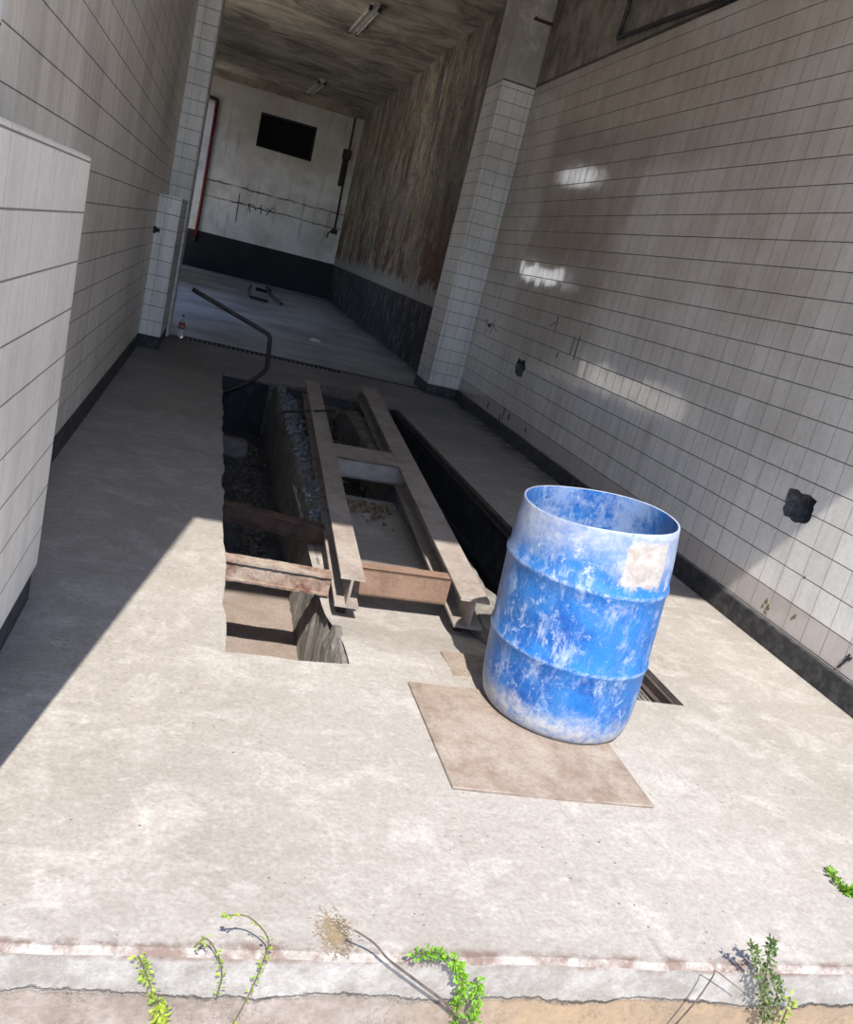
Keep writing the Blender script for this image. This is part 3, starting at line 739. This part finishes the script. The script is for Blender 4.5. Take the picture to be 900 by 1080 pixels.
pp = thing('fire_pipe', (-.80, YB-.06, .66), 'red painted standpipe hanging down the left end of the back wall', 'pipe')
bm = NB(); tube(bm, [(0, 0, .12), (0, 0, 1.8), (-.015, 0, 3.55)], .045, 12); link('riser', bm, M['red'], pp, True)
bm = NB(); tube(bm, smoothpath([(-.015, 0, 3.5), (-.02, 0, 3.6), (-.08, 0, 3.64), (-.35, 0, 3.66), (-.69, 0, 3.68)], 5), .05, 12); link('elbow', bm, M['dark'], pp, True)
bm = NB(); tube(bm, [(0, 0, 0), (0, 0, .03), (0, 0, .14)], [.03, .05, .05], 12); link('nozzle', bm, M['dark'], pp, True)

pp = thing('conduit', (2.80, YB-.05, 1.8), 'black conduit with switch box running down the right end of the back wall', 'conduit')
bm = NB(); tube(bm, smoothpath([(.03, 0, .02), (.02, 0, .6), (-.0, 0, 1.6), (-.02, 0, 2.4), (-.03, 0, 3.05)], 4), .028, 8); link('pipe', bm, M['blackp'], pp, True)
bm = NB(); box(bm, -.17, .06, -.06, .05, 1.95, 2.22); bevel(bm, .02, 2); link('switch_box', bm, M['blackp'], pp)
bm = NB(); box(bm, -.14, -.02, -.05, .05, 1.25, 1.96); bevel(bm, .02, 2); link('breaker_tube', bm, M['blackp'], pp)
bm = NB(); box(bm, -.06, .12, -.05, .05, -.02, .10); bevel(bm, .02, 2); tube(bm, [(-.04, 0, .04), (-.12, 0, -.02), (-.14, 0, -.16)], .02, 8); link('bottom_fitting', bm, M['blackp'], pp)

for i, (a, c, lab) in enumerate((((1.456, 16.5), (1.54, 14.45), 'bare twin-tube light batten on the ceiling, the one nearer the columns'), ((1.37, 24.4), (1.50, 22.1), 'bare twin-tube light batten on the ceiling, the one nearer the back wall'))):
    f = thing('light_batten', (a[0], a[1], ZC-.11), lab, 'ceiling light', 'ceiling light battens')
    v = Vector((c[0]-a[0], c[1]-a[1], 0)); nrm = Vector((-v.y, v.x, 0)).normalized()*-1
    bm = NB()
    vs = box(bm, 0, 1, -.055, .055, .05, .11)
    for w in vs: w.co = v*w.co.x + nrm*w.co.y + Vector((0, 0, w.co.z))
    link('batten_body', bm, M['outer'], f)
    for s in (-.07, .07):
        bm = NB(); tube(bm, [v*.03+nrm*s+Vector((0, 0, .02)), v*.97+nrm*s+Vector((0, 0, .02))], .019, 10); link('tube', bm, M['tube'], f, True)
        for t0 in (.01, .95):
            bm = NB()
            vs = box(bm, t0, t0+.04, s-.025, s+.025, -.005, .055)
            for w in vs: w.co = v*w.co.x + nrm*w.co.y + Vector((0, 0, w.co.z))
            link('tube_holder', bm, M['blackp'], f)

# broken floor hatch and a white sheet standing in for a sun spot, in the rear bay
h = thing('floor_hatch', (1.03, 21, 0), 'broken dark metal hatch frame lying on the rear bay floor', 'hatch frame')
def hp_(u, v, z=.03): p = atz(u, v, z); return p - Vector((1.03, 21, 0))
bm = NB()
tube(bm, [hp_(270, 305), hp_(286, 309)], .05, 6); tube(bm, [hp_(264, 313), hp_(282, 318)], .035, 6); tube(bm, [hp_(264, 313), hp_(262, 306), hp_(265, 301)], .025, 6); link('frame_bar', bm, M['blackp'], h)
bm = NB(); tube(bm, [hp_(283, 308), hp_(288, 313), hp_(297, 321)], .045, 6); link('bent_bar', bm, M['blackp'], h)
bm = NB(); tube(bm, [hp_(281, 303), hp_(285, 306)], .03, 6); link('stub_bar', bm, M['blackp'], h)
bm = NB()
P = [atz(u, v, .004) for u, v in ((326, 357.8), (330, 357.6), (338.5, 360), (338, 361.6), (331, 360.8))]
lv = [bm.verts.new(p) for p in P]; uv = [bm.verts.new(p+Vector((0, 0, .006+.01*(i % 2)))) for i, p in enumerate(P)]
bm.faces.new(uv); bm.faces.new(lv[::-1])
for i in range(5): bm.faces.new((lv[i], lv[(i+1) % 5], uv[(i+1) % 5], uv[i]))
tag(link('sun_spot_sheet', bm, M['paper']), 'small white sheet standing in for a sun spot on the rear bay floor', 'paper')

# scrawls and fittings on the walls
def scrawl(name, strokes, fn, r, label, cat, mat='blackp'):
    root = fn(*strokes[0][0]); t = thing(name, root, label, cat)
    for s in strokes:
        bm = NB(); tube(bm, [fn(*p)-root for p in s], r, 6); link('stroke', bm, M[mat], t)
yb = YB-.004
f = lambda u, v: aty(u, v, yb)
scrawl('painted_scrawl', [[(253, 204), (250.5, 220), (248.5, 234)], [(244, 213), (252, 214), (259, 216)], [(262, 215), (264, 224)], [(262, 215), (268, 217), (270, 222)], [(273, 219), (277, 221), (283, 223)], [(276, 216), (275, 226)], [(281, 219), (288, 225)], [(288, 219), (281, 227)]], f, .012, 'thin black scrawl of a cross and letters on the white back wall', 'scrawl')
f = lambda u, v: atx(u, v, XR-.001)
scrawl('pen_scrawl', [[(515, 336), (511, 352)], [(511, 337), (516, 345), (513, 350)], [(523, 337), (517, 352)], [(519, 340), (524, 350)]], f, .0028, 'black pen scrawl on the right wall beside the column', 'scrawl')
scrawl('pen_ticks', [[(589, 334), (586, 348)], [(580, 344), (586, 340)], [(612, 355), (605, 380)], [(607, 356), (601, 374)], [(589, 372), (587, 377)]], f, .004, 'black pen ticks in the middle of the right tiled wall', 'scrawl')
scrawl('drip_marks', [[(533, 430), (530, 443)], [(529, 437), (526, 444)], [(538, 437), (536, 443)], [(516, 424), (514, 431)], [(555, 452), (554, 456)]], f, .007, 'dark drips low on the right tiled wall near the far end', 'marks')
scrawl('mortar_smear', [[(884, 704), (893, 696), (897, 690)], [(890, 697), (899, 694)], [(893, 693), (897, 697)]], f, .006, 'dark smear low on the sunlit right wall at the frame edge', 'smear', 'pitdark')
bm = NB(); 
for (u, v, r) in ((809, 634, .014), (811, 640, .016), (808, 645, .012), (836, 652, .01), (839, 650, .012), (849, 609, .008), (805, 639, .01)):
    c = atx(u, v, XR); bmesh.ops.create_icosphere(bm, subdivisions=1, radius=r, matrix=Matrix.Translation(c) @ Matrix.Diagonal((.3, 1, 1.3, 1)))
tag(stuff(link('mud_splashes', bm, M['leaves_dead'])), 'brown mud splashes on the bottom rows of the sunlit tiles', 'mud')
bm = NB()
P = [atx(u, v, XR-.03) for u, v in ((668, -14), (664.5, 2), (656, 28), (652, 40), (668, 34), (700, 22), (740, 8), (775, -5))]
tube(bm, P, .020, 8)
tag(link('wall_cable', bm, M['blackp']), 'thick black cable bent at a corner above the right wall tiles', 'cable')
bm = NB()
box(bm, 2.86, 3.085, 10.44, 10.475, 4.36, 4.385); tube(bm, [(2.87, 10.50, 4.375), (2.87, 10.40, 4.375)], .012, 6)
tag(link('iron_stub', bm, M['rust']), 'rusty iron stub sticking out of the right column head', 'iron stub')
bm = NB(); 
p = atx(160, 242, XL); bmesh.ops.create_uvsphere(bm, u_segments=10, v_segments=6, radius=.045, matrix=Matrix.Translation((XL+.01, 9.3, p.z)) @ Matrix.Diagonal((.7, 1, .8, 1)))
tube(bm, [(XL, 9.3, p.z), (XL+.06, 9.3, p.z)], .018, 8)
tag(link('door_stop', bm, M['blackp']), 'small black knob on the left wall next to the low white pier', 'knob')

# ------------------------------------------------------------------ weeds along the step
def leafset(bm, path, n, size, spread, seed, droop=0):
    R = random.Random(seed); L = len(path)-1
    for _ in range(n):
        t = R.random()*L; i = int(min(t, L-1)); p = path[i].lerp(path[i+1], t-i)
        d = Vector((R.gauss(0, 1), R.gauss(0, .7)-.35, R.gauss(0, .8)+.2)).normalized()
        p = p + d*R.uniform(0, spread); s = size*R.uniform(.6, 1.25)
        w = d.cross(Vector((R.uniform(-1, 1), R.uniform(-1, 1), R.uniform(-1, 1)))).normalized(); u = d.cross(w)
        a = [p, p+d*s*.35+w*s*.30, p+d*s*.75+w*s*.22-u*s*.05, p+d*s, p+d*s*.75-w*s*.22-u*s*.05, p+d*s*.35-w*s*.30, p+d*s*.45+u*s*.08]
        v = [bm.verts.new(q) for q in a]
        for k in range(6): bm.faces.new((v[k], v[(k+1) % 6], v[6]))
def weed(name, paths, yy, label, mat, n, size, spread, seed, cat='weed', zfix=None):
    P = []
    for s in paths:
        P.append([(atz(u, v, zfix) if zfix is not None else aty(u, v, yy)) for u, v in s])
    root = P[0][0].copy()
    w = thing(name, root, label, cat, 'weeds growing along the step')
    bm = NB()
    for s in P: tube(bm, smoothpath([q-root for q in s], 4), .0018, 5)
    link('stem', bm, M['stem'], w)
    bm = NB()
    for s in P: leafset(bm, [q-root for q in smoothpath(s, 4)], int(n*len(s)/sum(len(x) for x in P))+1, size, spread, seed)
    link('foliage', bm, M[mat], w, recalc=False)
Y0 = 1.445
weed('step_weed', [[(170, 1088), (166, 1070), (160, 1045), (152, 1022), (146, 1008)]], Y0, 'spindly green weed at the left end of the step, leaves thick at its foot', 'leaf3', 130, .011, .010, 11)
weed('step_weed', [[(168, 1090), (169, 1075), (167, 1055)]], Y0-.01, 'short yellow-green tuft at the foot of the leftmost weed', 'leaf3', 90, .014, .012, 12)
weed('step_weed', [[(228, 1052), (234, 1030), (231, 1010), (218, 990), (205, 999)]], Y0, 'thin sprig with a pale tip, second weed from the left', 'leaf3', 50, .010, .007, 13)
weed('step_weed', [[(240, 1090), (262, 1050), (277, 1015), (283, 990), (262, 967), (238, 966)]], Y0, 'tall thin weed arching over the step edge, third from the left', 'leaf3', 55, .010, .007, 14)
weed('step_weed', [[(480, 1092), (483, 1060), (488, 1035), (480, 1015), (462, 1006), (438, 1006)]], Y0, 'bright green weed arching left over the middle of the step', 'leaf', 420, .012, .012, 15)
weed('step_weed', [[(497, 1090), (500, 1065), (504, 1048), (502, 1036)]], Y0-.005, 'short bright green tuft right beside the arching middle weed', 'leaf', 170, .012, .011, 16)
weed('step_weed', [[(808, 1094), (806, 1060), (808, 1030), (812, 1005), (813, 992)], [(806, 1060), (798, 1020), (792, 998)], [(808, 1075), (820, 1050), (815, 1030)]], Y0-.01, 'tall dark bushy weed at the right end of the step', 'leaf2', 420, .013, .013, 17)
weed('step_weed', [[(822, 1085), (830, 1065), (834, 1052)]], Y0-.005, 'yellowish sprig at the right foot of the dark bushy weed', 'leaf3', 45, .013, .01, 18)
weed('floor_weed', [[(902, 944), (892, 940), (882, 930), (873, 914)]], 0, 'small bright green weed creeping on the floor at the right frame edge', 'leaf', 150, .018, .014, 19, zfix=.006)
def twig(name, pts, yy, r, label, mat='twig'):
    bm = NB(); q = smoothpath([aty(u, v, yy) for u, v in pts], 4); n = len(q)
    tube(bm, q, [r*(1-.6*i/n) for i in range(n)], 6); tag(link(name, bm, M[mat], smooth=True), label, 'twig')
twig('dry_twig', [(492, 1080), (470, 1058), (440, 1035), (410, 1012), (395, 995), (374, 981)], 1.44, .004, 'long bare grey twig leaning on the step left of the middle weed')
twig('dry_stalk', [(708, 1086), (735, 1055), (752, 1030), (755, 1024), (770, 1035), (786, 1048)], 1.43, .0025, 'bent dry stalk leaning on the step left of the dark bushy weed')
bm = NB()
R = random.Random(31)
for _ in range(420):
    p = Vector((R.gauss(.492, .019), R.gauss(1.543, .028), .001)); q = p+Vector((R.gauss(0, .007), R.gauss(0, .007), R.uniform(.0005, .003)))
    tube(bm, [p, (p+q)/2+Vector((0, 0, .001)), q], .0007, 4)
tag(stuff(link('dry_moss', bm, M['leaves_dead'])), 'brown patch of dried moss on the floor edge at the top of the bare twig', 'moss')

# ------------------------------------------------------------------ light, sky, camera
D = Vector((.184, 1.0, -1.264)).normalized()
sun = bpy.data.lights.new('sun', 'SUN'); sun.energy = 7.3; sun.angle = math.radians(.53); sun.color = (1, .955, .89)
so = bpy.data.objects.new('sun', sun); COL.objects.link(so); so.rotation_mode = 'QUATERNION'; so.rotation_quaternion = D.to_track_quat('-Z', 'Y'); so.location = (-1, -5, 9)
w = bpy.data.worlds.new('sky'); scene.world = w; w.use_nodes = True; nt = w.node_tree
bg = nt.nodes['Background']; sky = nt.nodes.new('ShaderNodeTexSky'); sky.sky_type = 'NISHITA'; sky.sun_disc = False
sky.sun_elevation = math.radians(51); sky.sun_rotation = math.radians(190); sky.dust_density = .4; sky.air_density = 1.0
mx = nt.nodes.new('ShaderNodeMix'); mx.data_type = 'RGBA'; mx.blend_type = 'MULTIPLY'; mx.inputs[0].default_value = 1; mx.inputs[7].default_value = (.9, 1, 1.2, 1)
nt.links.new(sky.outputs[0], mx.inputs[6]); nt.links.new(mx.outputs[2], bg.inputs[0]); bg.inputs[1].default_value = .235

cam = bpy.data.cameras.new('camera'); co = bpy.data.objects.new('camera', cam); COL.objects.link(co)
cam.sensor_fit = 'VERTICAL'; cam.sensor_height = 36; cam.lens = 913.7/1080*36; cam.clip_start = .02; cam.clip_end = 300
r, dn, fw = (Vector(v) for v in CAMR)
m = Matrix((r, -dn, -fw)).transposed().to_4x4(); m.translation = (0, 0, H); co.matrix_world = m
scene.camera = co
vs = scene.view_settings
vs.view_transform = 'Standard'; vs.look = 'None'; vs.exposure = 0.34; vs.gamma = 1.0; vs.use_curve_mapping = False
